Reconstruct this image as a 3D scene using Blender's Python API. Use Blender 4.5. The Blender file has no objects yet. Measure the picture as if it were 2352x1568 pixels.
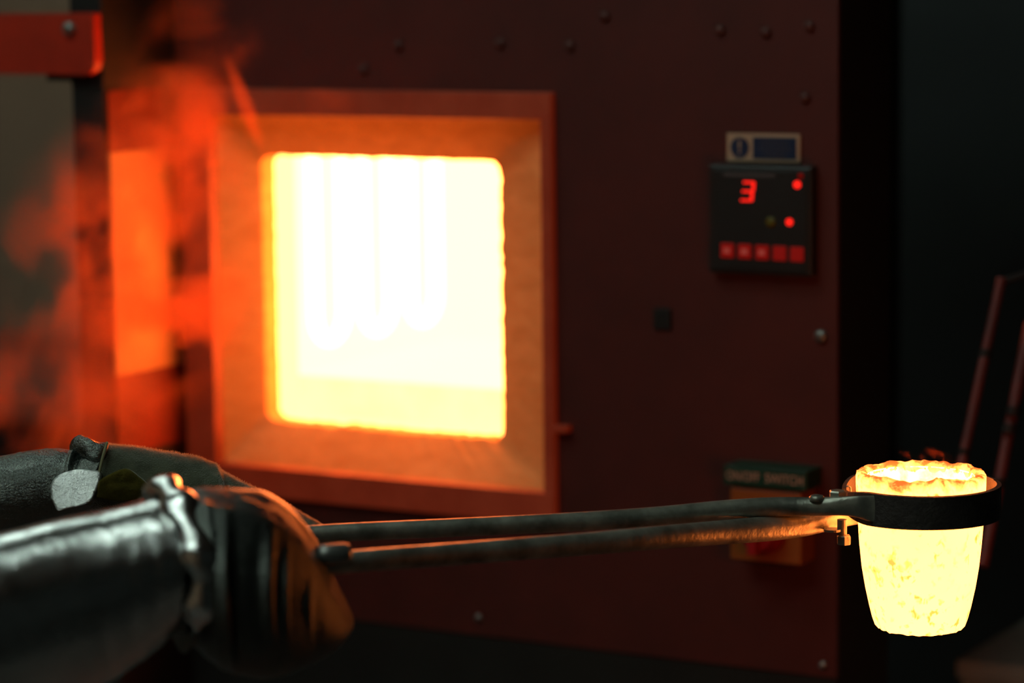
import bpy, bmesh, math, random
from mathutils import Vector, Matrix, noise

random.seed(7)
scene = bpy.context.scene
COL = scene.collection
R_ = math.radians

# ------------------------------------------------------------------ camera
FPX, PITCH, ROLL, YAW = 6500.0, R_(7.3), R_(0.67), R_(30)
FH = Vector((-math.sin(YAW), math.cos(YAW), 0)); RH = Vector((math.cos(YAW), math.sin(YAW), 0)); ZZ = Vector((0, 0, 1))
FWD = FH * math.cos(PITCH) - ZZ * math.sin(PITCH)
UP0 = FH * math.sin(PITCH) + ZZ * math.cos(PITCH)
CR = RH * math.cos(ROLL) - UP0 * math.sin(ROLL)
CU = UP0 * math.cos(ROLL) + RH * math.sin(ROLL)
ZF = 1.2                                             # height of the furnace mouth's centre


def ray(x, y):
    return FWD + CR * ((x - 1176) / FPX) - CU * ((y - 784) / FPX)


CAM = Vector((0, 0, ZF)) - 2.6 * ray(870, 680)


def P(x, y, d):
    """point of the room seen at photo pixel (x, y), d metres along the lens axis"""
    return CAM + ray(x, y) * d


def onface(x, y, w=0.0):
    """(X, Z) on the upright plane Y = -w (w = distance in front of the furnace face)"""
    d = ray(x, y); t = (-w - CAM.y) / d.y; q = CAM + d * t
    return q.x, q.z


cd = bpy.data.cameras.new('camera'); cam = bpy.data.objects.new('camera', cd); COL.objects.link(cam)
cam.matrix_world = Matrix(((CR.x, CU.x, -FWD.x, CAM.x), (CR.y, CU.y, -FWD.y, CAM.y), (CR.z, CU.z, -FWD.z, CAM.z), (0, 0, 0, 1)))
cd.sensor_width = 36.0; cd.lens = FPX / 2352 * 36.0; cd.clip_start = 0.05; cd.clip_end = 50
cd.dof.use_dof = True; cd.dof.focus_distance = 1.985; cd.dof.aperture_fstop = 3.7; cd.dof.aperture_blades = 0
scene.camera = cam

# ------------------------------------------------------------------ world, exposure
wd = bpy.data.worlds.new('room_air'); scene.world = wd; wd.use_nodes = True
wd.node_tree.nodes['Background'].inputs[0].default_value = (0.02, 0.024, 0.022, 1)
wd.node_tree.nodes['Background'].inputs[1].default_value = 0.15
vs = scene.view_settings
vs.view_transform = 'Standard'; vs.look = 'None'; vs.exposure = 0.0; vs.gamma = 1.0; vs.use_curve_mapping = False
LAMP = 15.0            # radiance of the ceiling tubes
HOT = 1.0             # scale of everything that glows with heat
try:
    scene.cycles.volume_step_rate = 2.0
    scene.cycles.volume_bounces = 1
    scene.cycles.max_bounces = 4
    scene.cycles.diffuse_bounces = 2
    scene.cycles.glossy_bounces = 2
    scene.cycles.sample_clamp_indirect = 6.0
    scene.cycles.use_adaptive_sampling = True
    scene.cycles.adaptive_threshold = 0.03
except Exception:
    pass


# ------------------------------------------------------------------ materials
def new_mat(name):
    m = bpy.data.materials.new(name); m.use_nodes = True
    nt = m.node_tree
    return m, nt, nt.nodes['Principled BSDF'], nt.nodes['Material Output']


def nd(nt, t, **kw):
    n = nt.nodes.new(t)
    for k, v in kw.items():
        setattr(n, k, v)
    return n


def ramp(nt, pairs, interp='LINEAR'):
    r = nd(nt, 'ShaderNodeValToRGB'); e = r.color_ramp.elements; r.color_ramp.interpolation = interp
    e[0].position, e[0].color = pairs[0][0], tuple(pairs[0][1]) + (1,)
    e[1].position, e[1].color = pairs[-1][0], tuple(pairs[-1][1]) + (1,)
    for p, c in pairs[1:-1]:
        x = e.new(p); x.color = tuple(c) + (1,)
    return r


def noise_node(nt, scale, detail=4, rough=0.55, dist=0.0, coord='Object', stretch=None):
    tc = nd(nt, 'ShaderNodeTexCoord'); n = nd(nt, 'ShaderNodeTexNoise')
    n.inputs['Scale'].default_value = scale; n.inputs['Detail'].default_value = detail
    n.inputs['Roughness'].default_value = rough; n.inputs['Distortion'].default_value = dist
    if stretch:
        mp = nd(nt, 'ShaderNodeMapping'); mp.inputs['Scale'].default_value = stretch
        nt.links.new(tc.outputs[coord], mp.inputs[0]); nt.links.new(mp.outputs[0], n.inputs['Vector'])
    else:
        nt.links.new(tc.outputs[coord], n.inputs['Vector'])
    return n


def paint(name, col, rough=0.5, metal=0.0, var=0.25, scale=30, bump=0.0, bscale=200, spec=0.5, stretch=None, sheen=0.0):
    """coloured surface with uneven tone and fine relief"""
    m, nt, b, o = new_mat(name)
    n = noise_node(nt, scale, 3, 0.6, 0.0, stretch=stretch)
    lo = [c * (1 - var) for c in col]; hi = [min(1, c * (1 + var)) for c in col]
    r = ramp(nt, [(0.3, lo), (0.7, hi)])
    nt.links.new(n.outputs['Fac'], r.inputs[0]); nt.links.new(r.outputs[0], b.inputs['Base Color'])
    b.inputs['Roughness'].default_value = rough; b.inputs['Metallic'].default_value = metal
    b.inputs['Specular IOR Level'].default_value = spec
    if sheen:
        b.inputs['Sheen Weight'].default_value = sheen; b.inputs['Sheen Roughness'].default_value = 0.35
    if bump:
        n2 = noise_node(nt, bscale, 2, 0.6); bp = nd(nt, 'ShaderNodeBump')
        bp.inputs['Strength'].default_value = bump; bp.inputs['Distance'].default_value = 0.002
        nt.links.new(n2.outputs['Fac'], bp.inputs['Height']); nt.links.new(bp.outputs[0], b.inputs['Normal'])
    return m


def glow(name, col, strength, base=(0.3, 0.2, 0.15), col2=None, scale=20, lo=0.4, hi=0.6, detail=4, bump=0.0):
    """material hot enough to give off light; col2 = cooler patches"""
    m, nt, b, o = new_mat(name)
    b.inputs['Base Color'].default_value = tuple(base) + (1,); b.inputs['Roughness'].default_value = 0.9
    b.inputs['Specular IOR Level'].default_value = 0.1
    b.inputs['Emission Color'].default_value = tuple(col) + (1,)
    b.inputs['Emission Strength'].default_value = strength * HOT
    if col2:
        n = noise_node(nt, scale, detail, 0.6, 0.2); r = ramp(nt, [(lo, col2), (hi, col)])
        nt.links.new(n.outputs['Fac'], r.inputs[0]); nt.links.new(r.outputs[0], b.inputs['Emission Color'])
    return m


M = {}
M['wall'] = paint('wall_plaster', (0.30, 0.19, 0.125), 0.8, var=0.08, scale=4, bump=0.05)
M['floor'] = paint('floor_concrete', (0.10, 0.10, 0.095), 0.75, var=0.3, scale=6, bump=0.2, bscale=60)
M['ceil'] = paint('ceiling_white', (0.16, 0.165, 0.15), 0.9, var=0.05)
M['darkwall'] = paint('dark_partition', (0.017, 0.024, 0.025), 0.7, var=0.15, scale=5)
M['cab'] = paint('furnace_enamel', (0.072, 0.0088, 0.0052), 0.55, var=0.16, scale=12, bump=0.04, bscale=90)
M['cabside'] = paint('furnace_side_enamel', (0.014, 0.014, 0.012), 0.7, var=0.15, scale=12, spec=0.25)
M['rivet'] = paint('rivet_enamel', (0.070, 0.016, 0.011), 0.6, var=0.1)
M['surround'] = paint('scorched_steel', (0.16, 0.045, 0.022), 0.55, var=0.3, scale=25, bump=0.1, bscale=120, spec=0.3)
_b = M['surround'].node_tree.nodes['Principled BSDF']; _b.inputs['Emission Color'].default_value = (1.0, 0.06, 0.01, 1); _b.inputs['Emission Strength'].default_value = 0.07   # faint even red emission over the steel's own colour
M['black'] = paint('black_enamel', (0.014, 0.013, 0.012), 0.6, var=0.2, spec=0.25)
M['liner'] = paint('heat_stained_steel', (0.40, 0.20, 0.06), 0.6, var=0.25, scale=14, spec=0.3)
M['liner_falloff'] = paint('liner_falloff_steel', (0.13, 0.014, 0.005), 0.6, var=0.25, scale=14, spec=0.2)  # liner steel darkened to red, imitating the mouth's light falling off
M['redarm'] = paint('red_enamel', (0.42, 0.024, 0.008), 0.45, var=0.2, scale=16)
M['steel'] = paint('dull_steel', (0.25, 0.25, 0.23), 0.4, 0.8, var=0.2)
M['darksteel'] = paint('oxidised_rod_steel', (0.30, 0.30, 0.25), 0.40, 0.7, var=0.5, scale=45, bump=0.2, bscale=260)
M['scale_band'] = paint('scaled_band_steel', (0.045, 0.038, 0.034), 0.6, 0.4, var=0.4, scale=60, bump=0.4, bscale=300)
M['bar_red_lit'] = paint('red_lit_bar_steel', (0.11, 0.012, 0.008), 0.6, 0.1, var=0.4, scale=40)  # red light of the crucible put into the bars' colour
M['ctrl'] = paint('controller_plastic', (0.014, 0.013, 0.012), 0.45, var=0.1)
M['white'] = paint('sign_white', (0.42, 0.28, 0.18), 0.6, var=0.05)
M['blue'] = paint('sign_blue', (0.006, 0.018, 0.06), 0.5, var=0.05)
M['green'] = paint('sign_green', (0.003, 0.035, 0.018), 0.5, var=0.05)
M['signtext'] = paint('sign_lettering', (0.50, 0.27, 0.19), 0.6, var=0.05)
M['bluetext'] = paint('sign_fine_print', (0.06, 0.05, 0.05), 0.6, var=0.05)
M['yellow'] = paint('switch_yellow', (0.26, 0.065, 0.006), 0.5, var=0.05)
M['redknob'] = paint('switch_red', (0.30, 0.008, 0.012), 0.4, var=0.05)
M['grey'] = paint('grey_steel_cupboard', (0.42, 0.43, 0.38), 0.55, var=0.1)
M['wood'] = paint('dark_bench_top', (0.10, 0.07, 0.05), 0.6, var=0.3, scale=8)
M['led'] = glow('red_led', (1.0, 0.015, 0.008), 1.5, base=(0.05, 0, 0))
M['leddim'] = glow('red_led_dim', (1.0, 0.015, 0.008), 0.10, base=(0.1, 0, 0))
M['key'] = glow('red_backlit_key', (1.0, 0.02, 0.012), 0.115, base=(0.2, 0.01, 0.01))
M['keymark'] = glow('key_symbol', (1.0, 0.10, 0.06), 0.17, base=(0.3, 0.1, 0.1))
M['amber'] = paint('unlit_amber_lamp', (0.10, 0.09, 0.006), 0.4, var=0.05)
# hot furnace: colours are radiance (linear)
M['hot_wall'] = glow('white_hot_lining', (24, 4.3, 0.80), 1.0, base=(0.1, 0.08, 0.06))
M['hot_elem'] = glow('white_hot_element', (32, 6.5, 1.6), 1.0, base=(0.1, 0.08, 0.06))
M['hot_tile'] = glow('yellow_hot_hearth', (14, 3.0, 0.54), 1.0, base=(0.1, 0.08, 0.06), col2=(13, 2.8, 0.47), scale=12)
M['hot_jamb'] = glow('yellow_hot_jamb', (12.5, 2.6, 0.52), 1.0, base=(0.1, 0.08, 0.06))
M['lamp_tube'] = glow('lamp_tube', (0.80, 1.0, 0.90), LAMP, base=(0.8, 0.8, 0.8))
M['lamp_body'] = paint('lamp_housing', (0.6, 0.6, 0.58), 0.5, var=0.03)


def collar_mat():
    m, nt, b, o = new_mat('fibre_collar')
    n = noise_node(nt, 28, 6, 0.6, 0.4, stretch=(1, 1, 2.2)); r = ramp(nt, [(0.3, (0.35, 0.20, 0.07)), (0.7, (0.48, 0.30, 0.115))])
    nt.links.new(n.outputs['Fac'], r.inputs[0]); nt.links.new(r.outputs[0], b.inputs['Base Color'])
    b.inputs['Roughness'].default_value = 0.95; b.inputs['Specular IOR Level'].default_value = 0.1
    b.inputs['Emission Color'].default_value = (1.0, 0.16, 0.015, 1)
    b.inputs['Emission Strength'].default_value = 0.10 * HOT
    n2 = noise_node(nt, 160, 4, 0.7); bp = nd(nt, 'ShaderNodeBump'); bp.inputs['Strength'].default_value = 0.3; bp.inputs['Distance'].default_value = 0.002
    nt.links.new(n2.outputs['Fac'], bp.inputs['Height']); nt.links.new(bp.outputs[0], b.inputs['Normal'])
    return m


M['collar'] = collar_mat()


def foil_mat(name, col, rough, crinkle, cscale, metal=1.0):
    """aluminised cloth: woven silver with fine crinkle"""
    m, nt, b, o = new_mat(name)
    n = noise_node(nt, 22, 5, 0.6, 0.5); r = ramp(nt, [(0.3, [c * 0.7 for c in col]), (0.72, col)])
    nt.links.new(n.outputs['Fac'], r.inputs[0]); nt.links.new(r.outputs[0], b.inputs['Base Color'])
    b.inputs['Metallic'].default_value = metal; b.inputs['Roughness'].default_value = rough
    n2 = noise_node(nt, cscale, 3, 0.65, 0.2, stretch=(1, 1, 1.7)); n3 = noise_node(nt, cscale * 4, 2, 0.5)
    ad = nd(nt, 'ShaderNodeMath', operation='ADD'); ml = nd(nt, 'ShaderNodeMath', operation='MULTIPLY'); ml.inputs[1].default_value = 0.35
    nt.links.new(n3.outputs['Fac'], ml.inputs[0]); nt.links.new(n2.outputs['Fac'], ad.inputs[0]); nt.links.new(ml.outputs[0], ad.inputs[1])
    bp = nd(nt, 'ShaderNodeBump'); bp.inputs['Strength'].default_value = crinkle; bp.inputs['Distance'].default_value = 0.0012
    nt.links.new(ad.outputs[0], bp.inputs['Height']); nt.links.new(bp.outputs[0], b.inputs['Normal'])
    return m


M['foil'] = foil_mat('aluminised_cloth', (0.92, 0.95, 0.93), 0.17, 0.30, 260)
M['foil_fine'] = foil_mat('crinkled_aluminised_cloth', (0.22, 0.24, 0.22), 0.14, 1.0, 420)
M['foil_worn'] = foil_mat('worn_aluminised_cloth', (0.15, 0.162, 0.148), 0.36, 0.8, 330)
M['foil_highlight'] = foil_mat('cuff_highlight_foil', (0.93, 0.95, 0.93), 0.30, 0.8, 420)
M['felt'] = paint('dark_green_felt', (0.085, 0.092, 0.060), 0.95, var=0.3, scale=70, bump=0.7, bscale=900, spec=0.1, sheen=1.0)
M['olive'] = paint('olive_lining_cloth', (0.085, 0.07, 0.010), 0.95, var=0.3, scale=60, bump=0.4, bscale=700, spec=0.1, sheen=0.3)
m_, nt_f, b_f, o_f = new_mat('felt_fibres')
n_f = noise_node(nt_f, 60); r_f = ramp(nt_f, [(0.3, (0.50, 0.44, 0.34)), (0.7, (0.70, 0.64, 0.52))]); nt_f.links.new(n_f.outputs['Fac'], r_f.inputs[0])
t_f = nd(nt_f, 'ShaderNodeBsdfTranslucent'); d_f = nd(nt_f, 'ShaderNodeBsdfDiffuse'); x_f = nd(nt_f, 'ShaderNodeMixShader'); x_f.inputs[0].default_value = 0.3
nt_f.links.new(r_f.outputs[0], t_f.inputs[0]); d_f.inputs[0].default_value = (0.06, 0.08, 0.06, 1)
nt_f.links.new(t_f.outputs[0], x_f.inputs[1]); nt_f.links.new(d_f.outputs[0], x_f.inputs[2]); nt_f.links.new(x_f.outputs[0], o_f.inputs['Surface'])
M['fuzz'] = m_
M['thread'] = paint('khaki_edge_binding', (0.20, 0.19, 0.10), 0.9, var=0.2, scale=80)


# ------------------------------------------------------------------ geometry helpers
def link(name, me, mat, parent=None, smooth=False):
    o = bpy.data.objects.new(name, me); COL.objects.link(o)
    if mat is not None:
        me.materials.append(M[mat] if isinstance(mat, str) else mat)
    if parent is not None:
        o.parent = parent
    if smooth:
        for p in me.polygons:
            p.use_smooth = True
    return o


def obj(name, bm, mat, parent=None, smooth=False):
    bmesh.ops.recalc_face_normals(bm, faces=bm.faces)
    me = bpy.data.meshes.new(name); bm.to_mesh(me); bm.free()
    return link(name, me, mat, parent, smooth)


def empty(name, loc=(0, 0, 0), parent=None):
    o = bpy.data.objects.new(name, None); COL.objects.link(o); o.location = loc; o.empty_display_size = 0.05
    if parent is not None:
        o.parent = parent
    return o


def tag(o, label=None, cat=None, group=None, kind=None):
    for k, v in (('label', label), ('category', cat), ('group', group), ('kind', kind)):
        if v:
            o[k] = v
    return o


def box_bm(x0, x1, y0, y1, z0, z1, bevel=0.0, seg=2, bm=None):
    own = bm is None
    bm = bm or bmesh.new()
    v = [bm.verts.new(c) for c in ((x0, y0, z0), (x1, y0, z0), (x1, y1, z0), (x0, y1, z0), (x0, y0, z1), (x1, y0, z1), (x1, y1, z1), (x0, y1, z1))]
    for f in ((0, 1, 5, 4), (1, 2, 6, 5), (2, 3, 7, 6), (3, 0, 4, 7), (4, 5, 6, 7), (3, 2, 1, 0)):
        bm.faces.new([v[i] for i in f])
    if bevel and own:
        bmesh.ops.bevel(bm, geom=list(bm.edges), offset=bevel, segments=seg, affect='EDGES', profile=0.5)
    return bm


def box(name, x0, x1, y0, y1, z0, z1, mat, parent=None, bevel=0.0, seg=2):
    return obj(name, box_bm(min(x0, x1), max(x0, x1), min(y0, y1), max(y0, y1), min(z0, z1), max(z0, z1), bevel, seg), mat, parent)


def prism(name, pts, y0, y1, mat, parent=None, bevel=0.0):
    """outline in X-Z pushed from Y = y0 to y1"""
    bm = bmesh.new()
    a = [bm.verts.new((x, y0, z)) for x, z in pts]; b = [bm.verts.new((x, y1, z)) for x, z in pts]
    bm.faces.new(a); bm.faces.new(list(reversed(b)))
    n = len(pts)
    for i in range(n):
        bm.faces.new((a[i], b[i], b[(i + 1) % n], a[(i + 1) % n]))
    if bevel:
        bmesh.ops.bevel(bm, geom=list(bm.edges), offset=bevel, segments=2, affect='EDGES')
    return obj(name, bm, mat, parent)


def lathe_bm(prof, seg=24, axis='Z', centre=(0, 0, 0), bm=None):
    """prof = [(radius, height)] turned round an axis"""
    bm = bm or bmesh.new(); c = Vector(centre); rings = []
    for r, h in prof:
        ring = []
        for i in range(seg):
            a = 2 * math.pi * i / seg
            if axis == 'Z':
                p = Vector((r * math.cos(a), r * math.sin(a), h))
            elif axis == 'Y':
                p = Vector((r * math.cos(a), -h, r * math.sin(a)))
            else:
                p = Vector((h, r * math.cos(a), r * math.sin(a)))
            ring.append(bm.verts.new(c + p))
        rings.append(ring)
    for k in range(len(rings) - 1):
        for i in range(seg):
            j = (i + 1) % seg
            bm.faces.new((rings[k][i], rings[k][j], rings[k + 1][j], rings[k + 1][i]))
    bm.faces.new(rings[0]); bm.faces.new(list(reversed(rings[-1])))
    return bm


def catmull(pts, n):
    """smooth resampling of rows of numbers"""
    P_ = [pts[0]] + list(pts) + [pts[-1]]; out = []
    segs = len(pts) - 1
    for k in range(n + 1):
        t = k / n * segs; i = min(int(t), segs - 1); u = t - i
        a, b, c, d = P_[i], P_[i + 1], P_[i + 2], P_[i + 3]
        out.append([0.5 * (2 * b[q] + (c[q] - a[q]) * u + (2 * a[q] - 5 * b[q] + 4 * c[q] - d[q]) * u * u + (3 * b[q] - a[q] - 3 * c[q] + d[q]) * u ** 3) for q in range(len(b))])
    return out


def tube_bm(path, radius, seg=16, bm=None, flat=None):
    """round bar along a list of points; radius number or list; flat = list of vertical squash factors"""
    bm = bm or bmesh.new(); n = len(path); rings = []
    for k in range(n):
        t = (path[min(k + 1, n - 1)] - path[max(k - 1, 0)]).normalized()
        side = t.cross(ZZ)
        side = side.normalized() if side.length > 1e-4 else Vector((1, 0, 0))
        up = side.cross(t).normalized()
        r = radius[k] if isinstance(radius, (list, tuple)) else radius
        fl = flat[k] if flat else (1, 1)
        rings.append([bm.verts.new(path[k] + side * (r * fl[0] * math.cos(2 * math.pi * i / seg)) + up * (r * fl[1] * math.sin(2 * math.pi * i / seg))) for i in range(seg)])
    for k in range(n - 1):
        for i in range(seg):
            j = (i + 1) % seg
            bm.faces.new((rings[k][i], rings[k][j], rings[k + 1][j], rings[k + 1][i]))
    bm.faces.new(rings[0]); bm.faces.new(list(reversed(rings[-1])))
    return bm


def text(name, body, x0, x1, z0, z1, y, mat, parent):
    """flat lettering fitted between x0..x1 and z0..z1 on the upright plane Y = y"""
    cu = bpy.data.curves.new(name, 'FONT'); cu.body = body; cu.size = 1.0
    tmp = bpy.data.objects.new('lettering_source', cu); COL.objects.link(tmp)
    dg = bpy.context.evaluated_depsgraph_get(); dg.update()
    me = bpy.data.meshes.new_from_object(tmp.evaluated_get(dg))
    bpy.data.objects.remove(tmp); bpy.data.curves.remove(cu)
    xs = [v.co.x for v in me.vertices]; ys = [v.co.y for v in me.vertices]
    for v in me.vertices:
        a = (v.co.x - min(xs)) / (max(xs) - min(xs)); b = (v.co.y - min(ys)) / (max(ys) - min(ys))
        v.co = (x0 + (x1 - x0) * a, y, z0 + (z1 - z0) * b)
    me.materials.clear(); me.name = name
    return link(name, me, mat, parent)


# ================================================================== THE ROOM
XL, XR, YB, YN, HC = -3.2, 3.0, 2.4, -4.6, 3.3
for nm, b_, mt in (('floor', (XL, XR, YN, YB, -0.1, 0.0), 'floor'), ('ceiling', (XL, XR, YN, YB, HC, HC + 0.1), 'ceil'),
                   ('wall_back', (XL, XR, YB, YB + 0.1, 0, HC), 'wall'), ('wall_left', (XL - 0.1, XL, YN, YB, 0, HC), 'wall'),
                   ('wall_right', (XR, XR + 0.1, YN, YB, 0, HC), 'darkwall'), ('wall_front', (XL, XR, YN - 0.1, YN, 0, HC), 'wall')):
    tag(box(nm, *b_, mt), kind='structure')
# dark partition behind the furnace's right side
tag(box('wall_inner', -0.55, 2.2, 1.55, 1.63, 0, 2.9, 'darkwall'), kind='structure')
tag(box('trim_1', XL, -0.6, YB - 0.012, YB, 0.0, 0.12, 'black'), kind='structure')

# ceiling lamps; the short third is unseen, added to brighten the back wall
for i, (lx, ly, ln) in enumerate(((-0.55, -1.40, 1.0), (0.05, -2.55, 1.0), (-1.9, 0.9, 0.6))):
    t = empty('ceiling_lamp', (lx, ly, HC)); t.rotation_euler[2] = (R_(26), R_(26), 0)[i]
    tag(t, ('long twin tube ceiling lamp above the gloved worker', 'long twin tube ceiling lamp above the camera side of the room', 'added short twin tube lamp brightening the pale back wall')[i], 'lamp', 'twin tube ceiling lamps')
    obj('housing', box_bm(-ln - 0.05, ln + 0.05, -0.11, 0.11, -0.06, 0.0, 0.006), 'lamp_body', t)
    for s in (-1, 1):
        pth = [Vector((-ln, s * 0.06, -0.085)), Vector((ln, s * 0.06, -0.085))]
        obj('lamp_tube', tube_bm(pth, 0.024, 12), 'lamp_tube', t, True)

# bench far behind on the left, cupboard behind on the right
t = empty('workbench', (-1.9, 2.0, 0)); tag(t, 'dark workbench against the pale wall, seen through smoke', 'workbench')
obj('bench_top', box_bm(-1.0, 1.0, -0.32, 0.38, 0.72, 0.77, 0.004), 'wood', t)
obj('apron', box_bm(-0.97, 0.97, -0.29, -0.27, 0.05, 0.72), 'black', t)
for sx in (-0.93, 0.93):
    for sy in (-0.24, 0.32):
        obj('leg', box_bm(sx - 0.03, sx + 0.03, sy - 0.03, sy + 0.03, 0, 0.72), 'black', t)

cx, cz = onface(2208, 1512, -0.43)
t = empty('steel_cupboard', (cx, 0.43, 0)); tag(t, 'low grey steel cupboard behind the glowing crucible', 'cupboard')
obj('carcass', box_bm(0, 0.62, 0.0, 0.5, 0.06, cz - 0.02, 0.003), 'grey', t)
obj('cupboard_top', box_bm(-0.004, 0.626, -0.006, 0.506, cz - 0.02, cz, 0.004), 'grey', t)
for k in range(2):
    d = obj('door', box_bm(0.015 + k * 0.3, 0.305 + k * 0.3, -0.012, 0.0, 0.09, cz - 0.05, 0.002), 'grey', t)
    obj('handle', box_bm(0.27 + k * 0.07, 0.285 + k * 0.07, -0.03, -0.012, cz - 0.26, cz - 0.14, 0.003), 'steel', d)
obj('plinth', box_bm(0.02, 0.6, 0.03, 0.48, 0, 0.06), 'black', t)

# ================================================================== THE FURNACE
fur = empty('muffle_furnace', (0, 0, 0))
tag(fur, 'brown enamelled muffle furnace with open white-hot mouth and digital controller', 'furnace')
X0, Z1o = onface(490, 262); X1 = 0.176; Z0o = onface(505, 1060)[1]; Z1o = ZF + 0.1643; Z0o = ZF - 0.168; X0 = -0.183   # collar outline
OX0 = onface(606, 660, -0.034)[0]; OX1 = onface(1152, 690, -0.034)[0]; OZ1 = onface(870, 363, -0.034)[1]; OZ0 = onface(890, 990, -0.034)[1]                                            # mouth
SX0, SX1, SZ0, SZ1 = -0.2165, 0.1870, ZF - 0.1965, ZF + 0.1885                                            # steel surround
CABL, CABR, CABT, CABB = -0.335, 0.456, 2.02, 0.80
SEAM = onface(1500, 1508)[1]

# front panels: four sheets round the surround and one below the seam
TH = 0.006
bm = bmesh.new(); lay = []
for y_ in (0.0, TH):
    lay.append([[bm.verts.new((x_, y_, z_)) for x_, z_ in q] for q in (((CABL, SEAM + 0.0006), (CABR, SEAM + 0.0006), (CABR, CABT), (CABL, CABT)), ((SX0 + 0.004, SZ0 + 0.004), (SX1 - 0.004, SZ0 + 0.004), (SX1 - 0.004, SZ1 - 0.004), (SX0 + 0.004, SZ1 - 0.004)))])
for k in range(4):
    n_ = (k + 1) % 4
    for l_ in lay:
        bm.faces.new((l_[0][k], l_[0][n_], l_[1][n_], l_[1][k]))
    for w_ in (0, 1):
        bm.faces.new((lay[0][w_][k], lay[0][w_][n_], lay[1][w_][n_], lay[1][w_][k]))
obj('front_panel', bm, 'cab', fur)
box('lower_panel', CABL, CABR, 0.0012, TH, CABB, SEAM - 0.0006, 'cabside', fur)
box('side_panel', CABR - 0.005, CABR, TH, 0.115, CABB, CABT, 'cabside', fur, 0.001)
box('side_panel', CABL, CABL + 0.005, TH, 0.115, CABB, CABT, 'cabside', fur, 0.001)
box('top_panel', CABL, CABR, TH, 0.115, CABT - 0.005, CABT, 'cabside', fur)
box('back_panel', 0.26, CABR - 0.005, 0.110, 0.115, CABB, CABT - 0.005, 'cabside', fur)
# insulated body behind the front
bm = bmesh.new()
for a in ((-0.30, -0.19, 0.13, 0.62, 0.86, 1.86), (0.19, 0.26, 0.13, 0.62, 0.86, 1.86), (-0.19, 0.19, 0.13, 0.62, 1.42, 1.86), (-0.19, 0.19, 0.13, 0.62, 0.86, 1.00), (-0.19, 0.19, 0.46, 0.62, 1.00, 1.42)):
    box_bm(*a, bm=bm)
obj('insulated_body', bm, 'cabside', fur)
for sx in (-0.30, 0.42):
    for sy in (0.02, 0.56):
        if sx > 0.3 and sy > 0.3:
            sx2 = 0.22
        else:
            sx2 = sx
        box('stand_leg', sx2, sx2 + 0.03, sy, sy + 0.03, 0.0, CABB + (0.06 if sy > 0.3 else 0.0), 'black', fur)

# steel surround, rails standing 8 mm proud
W = 0.008
box('surround_rail', SX0, SX1, -W, 0.012, Z1o, SZ1, 'surround', fur, 0.0012)
box('surround_rail', SX0, SX1, -W, 0.012, SZ0, Z0o, 'surround', fur, 0.0012)
box('surround_rail', SX0, X0, -W, 0.020, Z0o, Z1o, 'surround', fur, 0.0012)
box('surround_rail', X1, SX1, -W, 0.020, Z0o, Z1o, 'surround', fur, 0.0012)


# fibre collar: four blocks sloping in towards the mouth, edges worn
def jag(n, a, seed):
    return [noise.noise(Vector((i * 0.55, seed * 7.3, 0))) * a + (noise.noise(Vector((i * 1.9, seed * 3.1, 4))) * a * 0.6) for i in range(n)]


def collar_block(side, seed):
    n = 44; yo, yi, ym = 0.006, 0.034, 0.056
    bm = bmesh.new(); rows = []
    J = jag(n + 1, 0.0022 if side in ('bottom', 'right') else 0.0012, seed)
    for i in range(n + 1):
        t = i / n
        sm = 0.006 * max(0, 1 - min(t, 1 - t) / 0.035) ** 2      # rounded mouth corners
        if side in ('top', 'bottom'):
            xo = X0 + (X1 - X0) * t
            xi = OX0 + (OX1 - OX0) * t
            zo, zi = (Z1o, OZ1 + J[i] * 0.7 - sm) if side == 'top' else (Z0o, OZ0 + J[i] + sm)
            row = [(xo, yo, zo), (xo * 0.5 + xi * 0.5, (yo + yi) / 2, zo * 0.5 + zi * 0.5), (xi, yi, zi), (xi, ym, zi), (xo, ym, zo)]
        else:
            zo = Z0o + (Z1o - Z0o) * t
            zi = OZ0 + (OZ1 - OZ0) * t
            xo, xi = (X0, OX0 + J[i] * 0.7 + sm) if side == 'left' else (X1, OX1 + J[i] - sm)
            row = [(xo, yo, zo), (xo * 0.5 + xi * 0.5, (yo + yi) / 2, zo * 0.5 + zi * 0.5), (xi, yi, zi), (xi, ym, zi), (xo, ym, zo)]
        rows.append([bm.verts.new(p) for p in row])
    for i in range(n):
        for k in range(5):
            bm.faces.new((rows[i][k], rows[i][(k + 1) % 5], rows[i + 1][(k + 1) % 5], rows[i + 1][k]))
    bm.faces.new(rows[0]); bm.faces.new(list(reversed(rows[-1])))
    return obj('collar_block', bm, 'collar', fur)


for i, s in enumerate(('left', 'right', 'top', 'bottom')):
    collar_block(s, i + 2)

# chamber: lining slabs, jambs, hearth tiles, hanging U-shaped elements
YJ0, YJ1, YC = 0.056, 0.090, 0.400
HX0, HX1, HZ0, HZ1 = OX0 - 0.016, OX1 + 0.03, OZ0 + 0.004, OZ1 + 0.03
box('jamb', OX0 - 0.03, OX0, YJ0, YJ1, OZ0 - 0.02, OZ1 + 0.02, 'hot_jamb', fur)
box('jamb', OX1, OX1 + 0.03, YJ0, YJ1, OZ0 - 0.02, OZ1 + 0.02, 'hot_jamb', fur)
box('jamb', OX0, OX1, YJ0, YJ1, OZ1, OZ1 + 0.02, 'hot_jamb', fur)
box('sill', OX0, OX1, YJ0, YJ1, OZ0 - 0.02, OZ0, 'hot_jamb', fur)
box('chamber_wall', HX0 - 0.02, HX0, YJ1, YC, OZ0 - 0.02, HZ1 + 0.02, 'hot_wall', fur)
box('chamber_wall', HX1, HX1 + 0.02, YJ1, YC, OZ0 - 0.02, HZ1 + 0.02, 'hot_wall', fur)
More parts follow.
